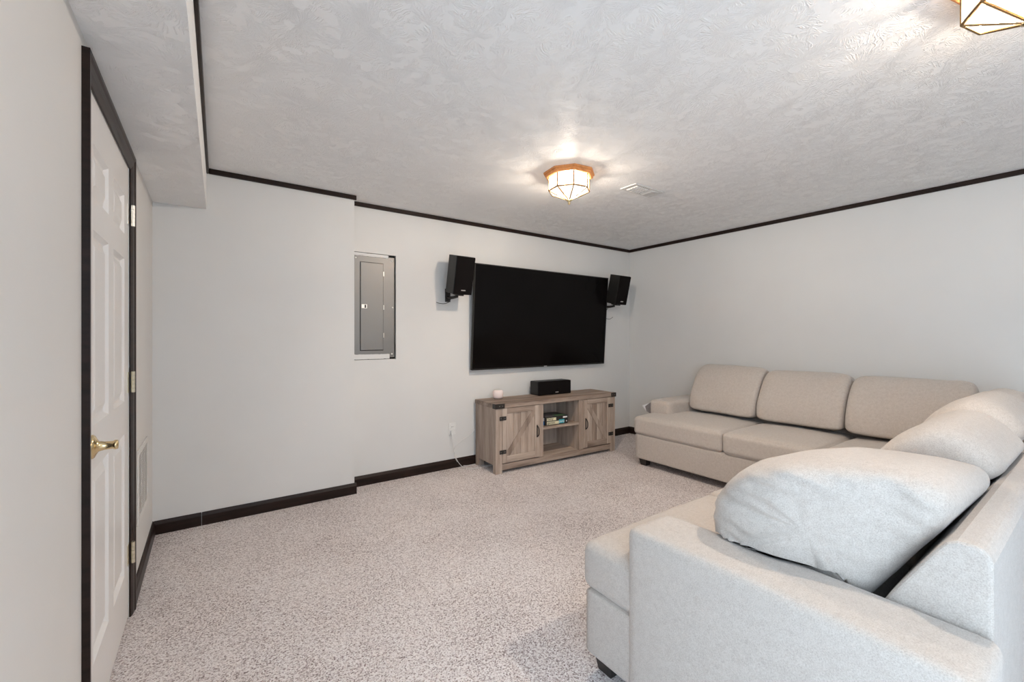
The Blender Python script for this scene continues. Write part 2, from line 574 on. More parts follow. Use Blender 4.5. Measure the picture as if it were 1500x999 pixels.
# lever handle
hy, hz = 1.822, 0.925
root = link('lever_handle', lathe(bmesh.new(), [(0, 0), (0.036, 0), (0.037, 0.004), (0.033, 0.009), (0.024, 0.013), (0.016, 0.018), (0.013, 0.030), (0.012, 0.05), (0.015, 0.055), (0.014, 0.062), (0, 0.064)], 28), M['brass'], door, smooth=True)
root.matrix_local = Matrix.Translation((FX, hy, hz)) @ Matrix.Rotation(PI / 2, 4, 'Y')
bm = tube(bmesh.new(), spline([(FX + 0.052, hy, hz), (FX + 0.056, hy + 0.016, hz + 0.002), (FX + 0.055, hy + 0.05, hz + 0.001), (FX + 0.050, hy + 0.085, hz + 0.004), (FX + 0.048, hy + 0.105, hz + 0.010), (FX + 0.050, hy + 0.112, hz + 0.016)], 5),
          [0.009 + 0.004 * math.sin(i / 25 * PI * 1.6 + 0.6) ** 2 for i in range(26)], 14)
lv = link('lever', bm, M['brass'], None, smooth=True); lv.parent = root; lv.matrix_parent_inverse = root.matrix_local.inverted()

# ------------------------------------------------------------------ unseen window and glass door, added for their daylight
w1 = struct(empty('added_window_1', ((GX0 + GX1) / 2, YN - 0.06, 0)), 'unseen white framed window in the near wall, added for light')
def frame(bm, x0, x1, z0, z1, wd, y0, y1):
    box(bm, x0, x0 + wd, y0, y1, z0, z1); box(bm, x1 - wd, x1, y0, y1, z0, z1)
    box(bm, x0 + wd, x1 - wd, y0, y1, z0, z0 + wd); box(bm, x0 + wd, x1 - wd, y0, y1, z1 - wd, z1)
hw = (GX1 - GX0) / 2
for a, off in ((-hw, 0.0), (0.0, 0.03)):
    bm = bmesh.new(); frame(bm, a, a + hw, GZ0, GZ1, 0.05, -0.02 + off, 0.01 + off); link('sash', bm, M['white'], w1)
    link('pane', box(bmesh.new(), a + 0.05, a + hw - 0.05, -0.007 + off, -0.003 + off, GZ0 + 0.05, GZ1 - 0.05), M['pane'], w1)
w2 = struct(empty('added_window_2', (XL - 0.06, (WY0 + WY1) / 2, WZ0)), 'unseen sliding glass door beside the camera, added for cool light')
bm = bmesh.new(); hw2 = (WY1 - WY0) / 2; wh = WZ1 - WZ0
box(bm, -0.02, 0.02, -hw2, -hw2 + 0.04, 0, wh); box(bm, -0.02, 0.02, hw2 - 0.04, hw2, 0, wh); box(bm, -0.02, 0.02, -hw2 + 0.04, hw2 - 0.04, 0, 0.04); box(bm, -0.02, 0.02, -hw2 + 0.04, hw2 - 0.04, wh - 0.04, wh)
link('sash', bm, M['white'], w2)
link('pane', box(bmesh.new(), -0.003, 0.001, -hw2 + 0.04, hw2 - 0.04, 0.04, wh - 0.04), M['pane'], w2)

# ------------------------------------------------------------------ sectional sofa
FAB = M['fabric']
sofa = tag(empty('sectional_sofa', (2.9, 1.0, 0)), 'L-shaped beige fabric sectional sofa with square arms and black feet', 'sofa')
def sp(name, bm, mat=FAB, smooth=True, **kw):
    o = link(name, bm, mat, None, smooth=smooth, **kw)
    o.parent = sofa; o.matrix_parent_inverse = Matrix.Translation((-2.9, -1.0, 0))
    return o
AX0, AX1 = 1.162, 1.385       # near arm
SB, ST = 0.305, 0.478         # seat cushion bottom and top
sp('base', rounded((AX0 + 0.010, 0.15, 0.065), (4.475, 1.178, 0.31), 0.018, 14))
sp('base', rounded((3.447, 1.10, 0.065), (4.475, 2.768, 0.31), 0.018, 14))
sp('arm', rounded((AX0, 0.14, 0.066), (AX1, 0.968, 0.615), 0.024, 18, (0.003, 0.003, 0.008)))
sp('arm', rounded((3.685, 2.545, 0.066), (4.475, 2.772, 0.618), 0.030, 18, (0.004, 0.006, 0.010)))

def back_mesh(far):
    prof = [(0.155, 0.07), (0.155, 0.77), (0.162, 0.79), (0.178, 0.80), (0.212, 0.80), (0.230, 0.79), (0.250, 0.762), (0.330, 0.625), (0.400, 0.48), (0.42, 0.32), (0.42, 0.07)]
    bm = bmesh.new()
    if not far:
        prism(bm, prof, 0, AX1 + 0.002, 4.474)
    else:
        prism(bm, [(4.63 - d, z) for d, z in prof], 1, 0.16, 2.545)
    return bm
sp('backrest', back_mesh(False), smooth=False, bevel=0.012, seg=3)
sp('backrest', back_mesh(True), smooth=False, bevel=0.012, seg=3)
for i, (lo, hi) in enumerate((((AX0 + 0.012, 0.43, SB), (2.060, 1.200, ST)), ((2.064, 0.43, SB), (2.748, 1.205, ST)), ((2.752, 0.43, SB), (3.425, 1.198, ST)),
               ((3.430, 0.43, SB), (4.20, 1.200, ST)), ((3.425, 1.206, SB), (4.20, 1.876, ST)), ((3.430, 1.881, SB), (4.20, 2.775, ST)))):
    sp('seat_cushion', rounded(lo, hi, 0.036, 22, (0.002, 0.006, 0.030), 0.003, i * 3.1))
for x, y, dx, dy in ((1.20, 1.07, 1, 1), (3.475, 2.655, 1, 1), (1.20, 0.17, 1, 1), (4.37, 2.655, 1, 1), (4.37, 0.17, 1, 1), (3.475, 1.30, 1, 1)):
    bm = bmesh.new()
    t = 0.012
    vs = [bm.verts.new(p) for p in ((x + t, y + t, 0), (x + 0.085 - t, y + t, 0), (x + 0.085 - t, y + 0.085 - t, 0), (x + t, y + 0.085 - t, 0), (x, y, 0.068), (x + 0.085, y, 0.068), (x + 0.085, y + 0.085, 0.068), (x, y + 0.085, 0.068))]
    for f in ((0, 3, 2, 1), (4, 5, 6, 7), (0, 1, 5, 4), (1, 2, 6, 5), (2, 3, 7, 6), (3, 0, 4, 7)):
        bm.faces.new([vs[q] for q in f])
    sp('foot', bm, M['iron'], False)['label'] = 'tapered black sofa foot'
# sewn tag standing out from the outer face of the far arm
bm = bmesh.new()
tp = [(3.725, 2.776, 0.585), (3.722, 2.892, 0.540), (3.728, 2.85, 0.488), (3.725, 2.776, 0.470)]
A = [bm.verts.new(p) for p in tp]; B = [bm.verts.new((p[0] + 0.004, p[1], p[2])) for p in tp]
bm.faces.new(A); bm.faces.new(B[::-1])
for i in range(4):
    bm.faces.new((A[i], A[(i + 1) % 4], B[(i + 1) % 4], B[i]))
ft = sp('fabric_tag', bm, M['paper'], False); ft['label'] = 'white tag on the arm'
bm = bmesh.new()
tp = [(3.712, 2.776, 0.590), (3.716, 2.850, 0.538), (3.718, 2.835, 0.488), (3.712, 2.776, 0.470)]
A = [bm.verts.new(p) for p in tp]; B = [bm.verts.new((p[0] + 0.003, p[1], p[2])) for p in tp]
bm.faces.new(A); bm.faces.new(B[::-1])
for i in range(4):
    bm.faces.new((A[i], A[(i + 1) % 4], B[(i + 1) % 4], B[i]))
o = sp('lining', bm, M['greycloth'], False); o['label'] = 'grey lining flap'


# ------------------------------------------------------------------ loose back cushions
def loft(prof, a0, a1, place, n=64, m=36, e=0.33, center=None, zmin=None, fold=0.0, seed=0.0, warp=None, calm=0.0):
    P = [Vector((p[0], p[1], 0)) for p in prof]; P = P + [P[0]]
    L = len(prof); pts = []
    for i in range(L):
        p0, p1, p2, p3 = (Vector(prof[(i + q) % L]) for q in (-1, 0, 1, 2))
        kk = n // L
        for q in range(kk):
            t = q / kk
            pts.append(0.5 * ((2 * p1) + (p2 - p0) * t + (2 * p0 - 5 * p1 + 4 * p2 - p3) * t * t + (3 * p1 - p0 - 3 * p2 + p3) * t ** 3))
    c = Vector(center) if center else sum(pts, Vector((0, 0))) / len(pts)
    bm = bmesh.new(); rings = []
    mid, half = (a0 + a1) / 2, (a1 - a0) / 2
    for j in range(m + 1):
        th = -PI / 2 + PI * j / m
        x = math.copysign(abs(math.sin(th)) ** e, math.sin(th)); s = max(abs(math.cos(th)), 0.0) ** e
        if j in (0, m):
            s = 0.0
        ring = []
        for q in (pts if s > 0 else pts[:1]):
            w = c + (q - c) * s
            a = mid + half * x
            d, z = w.x, w.y
            if warp:
                a, d, z = warp(a, d, z, x, s)
            p = Vector((d, z, a))
            nz = 0.010 * noise.noise(Vector((d * 5, z * 5, a * 5 + seed))) + 0.005 * noise.noise(Vector((d * 13, z * 13, a * 13 + seed)))
            nz *= max(0.0, min(1.0, (d - calm) / 0.2)) if calm else 1.0
            dirv = (w - c)
            if dirv.length > 1e-6:
                dirv.normalize()
            d += dirv.x * nz * s; z += dirv.y * nz * s
            if fold and x < -0.80:
                k_ = min(1, (-x - 0.80) / 0.12)
                ph = z * 62 - d * 20 + 2.2 * noise.noise(Vector((d * 6, z * 5, seed)))
                a += fold * k_ * (math.sin(ph) * 0.6 + math.sin(ph * 2.3 + 1)) * 0.5 * (0.35 + 0.65 * max(0, min(1, (d - 0.35) / 0.3)))
            if zmin:
                z = max(z, zmin(a))
            ring.append(bm.verts.new(place(a, d, z)))
        rings.append(ring)
    nn = len(pts)
    for A, B in zip(rings, rings[1:]):
        for i in range(nn):
            q = list(dict.fromkeys([A[i % len(A)], A[(i + 1) % len(A)], B[(i + 1) % len(B)], B[i % len(B)]]))
            if len(q) >= 3:
                bm.faces.new(q)
    coords = [[v.co.copy() for v in r] for r in rings]
    return bm, coords


near = lambda a, d, z: (a, d, z)
far = lambda a, d, z: (4.63 - d, a, z)
GC = 'loose back cushions of the sectional sofa'
# nearest cushion, slumped over the arm
prof1 = [(0.775, 0.60), (0.785, 0.69), (0.745, 0.785), (0.67, 0.855), (0.56, 0.895), (0.44, 0.908), (0.32, 0.912), (0.245, 0.89), (0.222, 0.84), (0.243, 0.785), (0.297, 0.70), (0.352, 0.61), (0.415, 0.53), (0.54, 0.515), (0.66, 0.515), (0.745, 0.535)]
prof1 = [(d + 0.006, z) for d, z in prof1]
def zm(a):
    t = max(0.0, min(1.0, (a - 1.385) / 0.05)); t = t * t * (3 - 2 * t)
    return 0.6265 + (0.517 - 0.6265) * t
def warp1(a, d, z, x, s):
    # the slumped end sits further out at the front than at the back
    if x < 0:
        a += -x * 0.10 * max(0.0, min(1.0, (0.58 - d) / 0.25)) ** 1.2
    t = max(0.0, (a - 1.6) / 0.5)
    z += -0.06 * t * max(0, (z - 0.6) / 0.3) * (1 if d > 0.3 else d / 0.3)
    return a, d, z
bm, co = loft(prof1, 1.335, 2.085, near, m=64, e=0.24, calm=0.36, center=(0.50, 0.72), zmin=zm, fold=0.016, seed=1.7, warp=warp1)
c1 = tag(link('back_cushion', bm, FAB, smooth=True), 'big slumped back cushion resting on the wide sofa arm, end seam showing', 'cushion', GC)
jb = int(64 * 14.6 / 16) % 64
path = [co[r][jb] + Vector((-0.0015, 0, 0)) for r in range(1, 10)]
path = path
if len(path) > 2:
    link('seam', tube(bmesh.new(), path, 0.0010, 5), M['stitch'], c1)
prof2 = [(0.63, 0.55), (0.615, 0.66), (0.56, 0.80), (0.485, 0.93), (0.40, 1.005), (0.33, 1.015), (0.255, 0.975), (0.205, 0.905), (0.205, 0.85), (0.255, 0.785), (0.335, 0.655), (0.40, 0.535), (0.45, 0.513), (0.52, 0.512), (0.58, 0.513), (0.615, 0.522)]
def shifted(dd, dz, k=1.0):
    return [(d + dd + 0.016, 0.521 + (z - 0.51) * k + dz) for d, z in prof2]
for (pr, a0, a1, lab, sd) in ((shifted(0, 0, 0.84), 2.09, 2.745, 'pale back cushion wedged behind the big slumped cushion', 5.0),
                          (shifted(0.008, 0, 0.91), 2.75, 3.40, 'upright back cushion standing between the wedged cushion and the corner cushion', 9.0),
                          (shifted(0.016, 0, 0.86), 3.405, 3.97, 'back cushion tucked into the inside corner of the sofa', 12.0)):
    bm, _ = loft(pr, a0, a1, near, seed=sd, e=0.30)
    tag(link('back_cushion', bm, FAB, smooth=True), lab, 'cushion', GC)
for (dd, kz, a0, a1, lab, sd) in ((0.0, 0.90, 1.885, 2.542, 'tan back cushion beside the far sofa arm by the tv stand', 20.0),
                              (0.015, 0.87, 1.232, 1.878, 'middle tan back cushion along the right wall', 24.0),
                              (0.01, 0.86, 0.545, 1.226, 'tan back cushion along the right wall nearest the sofa corner', 28.0)):
    bm, _ = loft(shifted(dd, 0, kz), a0, a1, far, seed=sd, e=0.22)
    tag(link('back_cushion', bm, FAB, smooth=True), lab, 'cushion', GC)

# ------------------------------------------------------------------ television
tv = empty('television', (3.034, 3.622, 1.455))
tag(tv, 'large black flat-screen television mounted on the far wall', 'television')
tv.rotation_euler = (math.radians(3.8), 0, 0)
W2, H2 = 0.935, 0.523
link('housing', box(bmesh.new(), -W2, W2, 0.0, 0.028, -H2, H2), M['black'], tv, bevel=0.004)
link('screen', box(bmesh.new(), -W2 + 0.009, W2 - 0.009, -0.0025, 0.001, -H2 + 0.016, H2 - 0.009), M['screen'], tv)
bm = bmesh.new(); frame(bm, -W2, W2, -H2, H2, 0.008, -0.005, 0.001); link('bezel', bm, M['black'], tv)
link('logo', box(bmesh.new(), -0.022, 0.022, -0.0062, -0.0052, -H2 + 0.002, -H2 + 0.010), M['silver'], tv)
link('indicator', box(bmesh.new(), 0.56, 0.60, 0.0, 0.006, -H2 - 0.007, -H2 - 0.0003), M['silver'], tv)
bm = bmesh.new(); box(bm, -0.35, 0.35, 0.028, 0.045, -0.2, 0.2); box(bm, -0.25, 0.25, 0.045, 0.07, -0.12, 0.12)
link('wall_mount', bm, M['iron'], tv)

# ------------------------------------------------------------------ wall speakers
def wall_speaker(x0, label, wire):
    """x0: left edge of the cabinet"""
    w, hgt, dp, tilt = 0.190, 0.345, 0.165, math.radians(13)
    r = empty('wall_speaker', (x0 + w / 2, 3.455, 1.645)); r.rotation_euler = (0, 0, 0)
    tag(r, label, 'speaker', 'wall speakers beside the television')
    R = Matrix.Rotation(tilt, 4, 'X')
    link('cabinet', box(bmesh.new(), -w / 2, w / 2, 0.012, dp, 0, hgt), M['black'], r, bevel=0.004).matrix_local = R
    g = link('grille', box(bmesh.new(), -w / 2 + 0.002, w / 2 - 0.002, 0, 0.013, 0.002, hgt - 0.002), M['grille'], r, bevel=0.006, seg=3); g.matrix_local = R
    bd = link('badge', box(bmesh.new(), -0.022, 0.022, -0.002, 0.001, 0.036, 0.045), M['silver'], g)
    # bracket: wall plate, jointed arm, clamp under the cabinet, tightening knob
    yw = YF - 3.455
    link('wall_plate', box(bmesh.new(), -0.055, 0.0, yw - 0.012, yw, -0.05, 0.075), M['iron'], r, bevel=0.003)
    link('bracket_arm', tube(bmesh.new(), spline([(-0.028, yw - 0.01, 0.0), (-0.027, yw - 0.05, -0.012), (-0.015, yw - 0.10, -0.012), (0.0, yw - 0.15, -0.004)], 5), 0.014, 10), M['iron'], r, smooth=True)
    cl = link('clamp', box(bmesh.new(), -0.035, 0.035, 0.04, 0.13, -0.016, 0.0), M['iron'], r, bevel=0.003); cl.matrix_local = R
    kb = link('knob', lathe(bmesh.new(), [(0, 0), (0.014, 0), (0.016, 0.008), (0.012, 0.02), (0, 0.022)], 16), M['iron'], r, smooth=True)
    kb.matrix_local = Matrix.Translation((-0.05, yw - 0.06, 0.055)) @ Matrix.Rotation(-PI / 2, 4, 'Y')
    stem = link('knob_stem', tube(bmesh.new(), [(-0.052, yw - 0.06, 0.055), (-0.028, yw - 0.055, 0.05), (-0.027, yw - 0.012, 0.035)], 0.006, 8), M['iron'], r)
    link('wire', tube(bmesh.new(), spline(wire, 6), 0.0028, 6), M['iron'], r, smooth=True)
    return r
yw = YF - 3.455
wall_speaker(1.797, 'black speaker on a wall bracket between the breaker panel and the television',
             [(-0.02, yw - 0.06, -0.02), (-0.04, yw - 0.05, -0.055), (-0.08, yw - 0.03, -0.07), (-0.13, yw - 0.02, -0.065), (-0.15, yw - 0.018, -0.058)])
wall_speaker(3.957, 'black speaker on a wall bracket between the television and the right wall',
             [(-0.01, yw - 0.06, -0.02), (-0.02, yw - 0.03, -0.06), (-0.05, yw - 0.02, -0.09), (-0.01, yw - 0.015, -0.15), (0.06, yw - 0.02, -0.16), (0.11, yw - 0.025, -0.135)])

# ------------------------------------------------------------------ breaker panel
bp = tag(empty('breaker_panel', ((PX0 + PX1) / 2, YF, PZ0)), 'grey steel electrical breaker panel set into the far wall', 'electrical panel')
ox, oz = (PX0 + PX1) / 2, PZ0
def L(x0, x1, y0, y1, z0, z1):
    return (x0 - ox, x1 - ox, y0 - YF, y1 - YF, z0 - oz, z1 - oz)
boxo('recess', L(PX0 + 0.001, PX1 - 0.001, YF + 0.025, YF + 0.1, PZ0 + 0.001, PZ1 - 0.001), M['dark'], bp)
boxo('cover', L(PX0 + 0.004, PX1 - 0.013, YF + 0.006, YF + 0.02, PZ0 + 0.016, PZ1 - 0.020), M['steel'], bp, bevel=0.002)
pd = boxo('panel_door', L(1.050, 1.245, YF - 0.001, YF + 0.007, PZ0 + 0.082, PZ1 - 0.082), M['steel'], bp, bevel=0.003)
boxo('door_gap', L(1.0465, 1.2465, YF + 0.0045, YF + 0.0066, PZ0 + 0.077, PZ1 - 0.079), M['dark'], bp)
boxo('latch', L(1.057, 1.103, YF - 0.006, YF - 0.001, 1.505, 1.540), M['nickel'], pd, bevel=0.002)
boxo('latch_slide', L(1.081, 1.094, YF - 0.009, YF - 0.006, 1.509, 1.536), M['iron'], pd, bevel=0.001)
for z in (PZ0 + 0.21, 1.52, PZ1 - 0.17):
    boxo('hinge_tab', L(1.247, 1.252, YF + 0.002, YF + 0.007, z - 0.02, z + 0.02), M['nickel'], pd)
for x, z in ((PX1 - 0.035, PZ0 + 0.045), (PX1 - 0.035, PZ1 - 0.048), (PX1 - 0.030, 1.52), (1.010, PZ1 - 0.05)):
    s = link('screw', lathe(bmesh.new(), [(0, -0.004), (0.006, -0.003), (0.008, 0), (0.008, 0.004)], 12), M['nickel'], bp, smooth=True)
    s.matrix_local = Matrix.Translation((x - ox, 0.004, z - oz)) @ Matrix.Rotation(-PI / 2, 4, 'X')
# torn drywall edges of the hole
for nm, z0, z1, sg, xa, xb in (('plaster_edge', PZ0, 0.046, 1, PX0 + 0.001, 1.300), ('plaster_edge', PZ1, 0.030, -1, PX0 + 0.001, 1.290)):
    bm = bmesh.new(); N = 22; a = []; b_ = []
    for i in range(N + 1):
        x = xa + (xb - xa) * i / N - ox
        edge = z1 + 0.004 * noise.noise(Vector((i * 0.6, z0, 0)))
        inner = 0.004 + 0.004 * abs(noise.noise(Vector((i * 0.5, z0 + 4, 0))))
        a.append((x, sg * inner + z0 - oz)); b_.append((x, sg * edge + z0 - oz))
    poly = a + b_[::-1]
    prism(bm, poly, 1, -0.0005, 0.0055)
    link(nm, bm, M['wall'], bp)

# ------------------------------------------------------------------ outlet and cords
ot = tag(empty('wall_outlet', (1.913, YF, 0.376)), 'white wall outlet low on the far wall with a small plug', 'outlet')
boxo('cover_plate', (-0.036, 0.036, -0.006, -0.0002, -0.058, 0.058), M['white'], ot, bevel=0.003)
for z in (0.02, -0.02):
    sk = boxo('socket', (-0.017, 0.017, -0.0085, -0.006, z - 0.014, z + 0.014), M['white'], ot, bevel=0.002)
    boxo('slot', (-0.008, -0.006, -0.0089, -0.0084, z - 0.004, z + 0.006), M['dark'], sk)
    boxo('slot', (0.006, 0.008, -0.0089, -0.0084, z - 0.004, z + 0.006), M['dark'], sk)
boxo('screw', (-0.003, 0.003, -0.0072, -0.006, -0.003, 0.003), M['nickel'], ot)
Wc = lambda u, v, y: on_y(u, v, y)
pc = tag(empty('power_cord', (1.905, YF - 0.02, 0.35)), 'thin white power cord plugged into the wall outlet', 'cord')
def cord_part(name, bm, o, mat):
    q = link(name, bm, mat, None, smooth=True); q.parent = o; q.matrix_parent_inverse = Matrix.Translation(o.location).inverted(); return q
bm = bmesh.new(); box(bm, 1.888, 1.914, YF - 0.038, YF - 0.0095, 0.330, 0.365)
q = cord_part('plug', bm, pc, M['white'])
for p in q.data.polygons: p.use_smooth = False
cord_part('cable', tube(bmesh.new(), spline([(1.900, YF - 0.03, 0.332), Wc(663.5, 648, YF - 0.045), Wc(665, 660, YF - 0.05), Wc(669, 673, YF - 0.06), on_z(677, 683, 0.004), on_z(690, 687, 0.004), on_z(700, 685.5, 0.004), (2.30, 3.56, 0.004)], 7), 0.0028, 6), pc, M['white'])
wc2 = link('white_cable', tube(bmesh.new(), spline([(2.190, YF - 0.012, 0.40), Wc(698, 625, YF - 0.012), Wc(688, 637, YF - 0.025), Wc(676, 645, YF - 0.02), Wc(667, 654, YF - 0.02), Wc(665.5, 664, YF - 0.025), Wc(668, 673, YF - 0.045), on_z(674, 680.5, 0.006), on_z(683, 682, 0.010), on_z(695, 680, 0.005), (2.14, 3.665, 0.004)], 7), 0.0028, 6), M['white'], smooth=True)
tag(wc2, 'slack white cable looping from behind the tv stand to the carpet', 'cable')
bc = link('black_cable', tube(bmesh.new(), spline([(3.70, 3.62, 0.004), (3.72, 3.60, 0.05), (3.755, 3.60, 0.12), (3.79, 3.60, 0.185)], 6), 0.004, 6), M['iron'], smooth=True)
tag(bc, 'stiff black cable end poking up beside the tv stand leg', 'cable')

# ------------------------------------------------------------------ tv stand
SA = math.radians(-2.27)
st = tag(empty('tv_stand', (2.167, 3.283, 0), SA), 'weathered oak barn-door tv stand with black iron hinges and corner brackets', 'tv stand')
ZT = 0.645; D = 0.392; XA, XZ = -0.028, 1.512
Wz, Wx, Wy = M['wood_z'], M['wood_x'], M['wood_y']
boxo('top', (XA - 0.004, XZ + 0.004, -0.006, D, ZT - 0.042, ZT), Wx, st, bevel=0.003)
for x0, x1 in ((XA, XA + 0.07), (XZ - 0.07, XZ)):
    for y0, y1 in ((0, 0.05), (D - 0.055, D - 0.004)):
        boxo('leg', (x0, x1, y0, y1, 0, ZT - 0.0425), Wz, st, bevel=0.002)
boxo('side_panel', (XA + 0.006, XA + 0.024, 0.05, D - 0.055, 0.075, ZT - 0.043), Wz, st)
boxo('side_panel', (XZ - 0.024, XZ - 0.006, 0.05, D - 0.055, 0.075, ZT - 0.043), Wz, st)
boxo('bottom_rail', (XA + 0.0705, XZ - 0.0705, 0.004, 0.026, 0.028, 0.084), Wx, st, bevel=0.002)
boxo('bottom_board', (XA + 0.03, XZ - 0.03, 0.0265, D - 0.02, 0.068, 0.086), Wx, st)
bm = bmesh.new(); box(bm, XA + 0.03, XZ - 0.03, D - 0.016, D - 0.008, 0.07, ZT - 0.043); link('back_panel', bm, Wz, st)
for x0, x1 in ((0.467, 0.521), (0.985, 1.048)):
    boxo('divider', (x0, x1, 0.004, 0.028, 0.0865, ZT - 0.0425), Wz, st, bevel=0.002)
boxo('inner_panel', (0.498, 0.520, 0.0285, D - 0.017, 0.0865, ZT - 0.0425), Wz, st)
boxo('inner_panel', (0.986, 1.008, 0.0285, D - 0.017, 0.0865, ZT - 0.0425), Wz, st)
boxo('shelf', (0.5215, 0.9845, 0.006, D - 0.018, 0.347, 0.369), Wx, st, bevel=0.0015)
boxo('cable_slot', (0.66, 0.72, D - 0.0167, D - 0.0162, 0.50, 0.56), M['dark'], st)

def barn_door(x0, x1, mirror):
    z0, z1 = 0.093, ZT - 0.046
    d = boxo('door', (x0, x1, 0.010, 0.022, z0, z1), Wz, st)
    sw, rt, rb = 0.050, 0.050, 0.062
    nb = 4; bw = (x1 - x0 - 2 * sw) / nb
    for i in range(nb):
        boxo('board', (x0 + sw + i * bw + 0.001, x0 + sw + (i + 1) * bw - 0.001, 0.006, 0.0105, z0 + rb, z1 - rt), Wz, d)
    boxo('stile', (x0, x0 + sw, -0.002, 0.0101, z0, z1), Wz, d, bevel=0.0015)
    boxo('stile', (x1 - sw, x1, -0.002, 0.0101, z0, z1), Wz, d, bevel=0.0015)
    boxo('rail', (x0 + sw, x1 - sw, -0.0015, 0.0101, z1 - rt, z1), Wx, d, bevel=0.0015)
    boxo('rail', (x0 + sw, x1 - sw, -0.0015, 0.0101, z0, z0 + rb), Wx, d, bevel=0.0015)
    xa, xb = x0 + sw, x1 - sw; za, zb = z0 + rb, z1 - rt
    bm = bmesh.new(); bwid = 0.036
    dx, dz = xb - xa, zb - za; ln = math.hypot(dx, dz)
    hx = bwid / (dz / ln); hz_ = bwid / (dx / ln)
    poly = [(xa, za), (xa + hx * 0.7, za), (xb, zb - hz_ * 0.7), (xb, zb), (xb - hx * 0.7, zb), (xa, za + hz_ * 0.7)]
    if mirror:
        poly = [(xa + xb - x, z) for x, z in poly]
    prism(bm, poly, 1, 0.0, 0.0062)
    link('brace', bm, M['wood_z'], d, bevel=0.001)
    hxp = x1 - sw / 2 if not mirror else x0 + sw / 2
    hb = boxo('handle', (hxp - 0.006, hxp + 0.006, -0.0045, -0.002, 0.285, 0.405), M['iron'], d, bevel=0.001)
    link('grip', tube(bmesh.new(), spline([(hxp, -0.003, 0.292), (hxp, -0.020, 0.302), (hxp, -0.032, 0.322), (hxp, -0.034, 0.345), (hxp, -0.032, 0.368), (hxp, -0.020, 0.388), (hxp, -0.003, 0.398)], 4), 0.0052, 8), M['iron'], hb, smooth=True)
    hx0 = x0 if not mirror else x1
    for z in (0.508, 0.198):
        hg = boxo('hinge', (hx0 - 0.032, hx0 + 0.040, -0.0062, -0.0022, z - 0.018, z + 0.018), M['iron'], d, bevel=0.001)
        link('hinge_pin', tube(bmesh.new(), [(hx0, -0.007, z - 0.019), (hx0, -0.007, z + 0.019)], 0.004, 8), M['iron'], hg)
        for xo in (-0.018, 0.024):
            s = link('screw', lathe(bmesh.new(), [(0, -0.002), (0.004, -0.001), (0.005, 0)], 10), M['steel'], hg)
            s.matrix_local = Matrix.Translation((hx0 + xo, -0.0062, z)) @ Matrix.Rotation(-PI / 2, 4, 'X')
barn_door(0.0445, 0.4655, False)
barn_door(1.0495, 1.4395, True)
for x0, x1, sd in ((XA - 0.008, XA + 0.092, 1), (XZ - 0.066, XZ + 0.008, -1)):
    bm = bmesh.new()
    box(bm, x0, x1, -0.010, -0.0062, ZT - 0.044, ZT + 0.0005)
    if sd > 0:
        box(bm, x0, x0 + 0.0038, -0.0062, 0.045, ZT - 0.044, ZT + 0.0005)
    else:
        box(bm, x1 - 0.0038, x1, -0.0062, 0.045, ZT - 0.044, ZT + 0.0005)
    br = link('corner_bracket', bm, M['iron'], st)
    for xo in (x0 + 0.045, x0 + 0.078) if sd > 0 else (x0 + 0.02, x0 + 0.048):
        s = link('screw', lathe(bmesh.new(), [(0, -0.002), (0.004, -0.001), (0.005, 0)], 10), M['steel'], br)
        s.matrix_local = Matrix.Translation((xo, -0.010, ZT - 0.022)) @ Matrix.Rotation(-PI / 2, 4, 'X')


def on_stand(x, y, z=0.0):
    c, s_ = math.cos(SA), math.sin(SA)
    return (2.167 + x * c - y * s_, 3.283 + x * s_ + y * c, z)

# centre speaker
cs = tag(empty('centre_speaker', on_stand(0.628, 0.225, ZT + 0.0005), SA), 'long black centre speaker lying on the tv stand', 'speaker')
link('cabinet', box(bmesh.new(), 0.002, 0.438, 0.014, 0.160, 0, 0.146), M['black'], cs, bevel=0.010, seg=3)
g = link('grille', box(bmesh.new(), 0.0, 0.440, 0.0, 0.0145, 0.001, 0.145), M['grille'], cs, bevel=0.007, seg=3)
link('badge', box(bmesh.new(), 0.222, 0.262, -0.002, 0.001, 0.020, 0.030), M['silver'], g)
# pink smart speaker
ss = tag(empty('smart_speaker', on_stand(0.178, 0.300, ZT)), 'small round pale pink smart speaker on the tv stand', 'smart speaker')
link('cloth_body', lathe(bmesh.new(), [(0, 0.004), (0.036, 0.004), (0.046, 0.010), (0.0525, 0.024), (0.0535, 0.045), (0.052, 0.066), (0.046, 0.080), (0.036, 0.0865), (0.0335, 0.087)], 36), M['pink'], ss, smooth=True)
link('top_plate', lathe(bmesh.new(), [(0.0335, 0.087), (0.030, 0.0885), (0, 0.0885)], 36), M['white'], ss, smooth=True)
link('base_ring', lathe(bmesh.new(), [(0, 0), (0.040, 0), (0.042, 0.004), (0.036, 0.0045)], 36), M['greycloth'], ss)

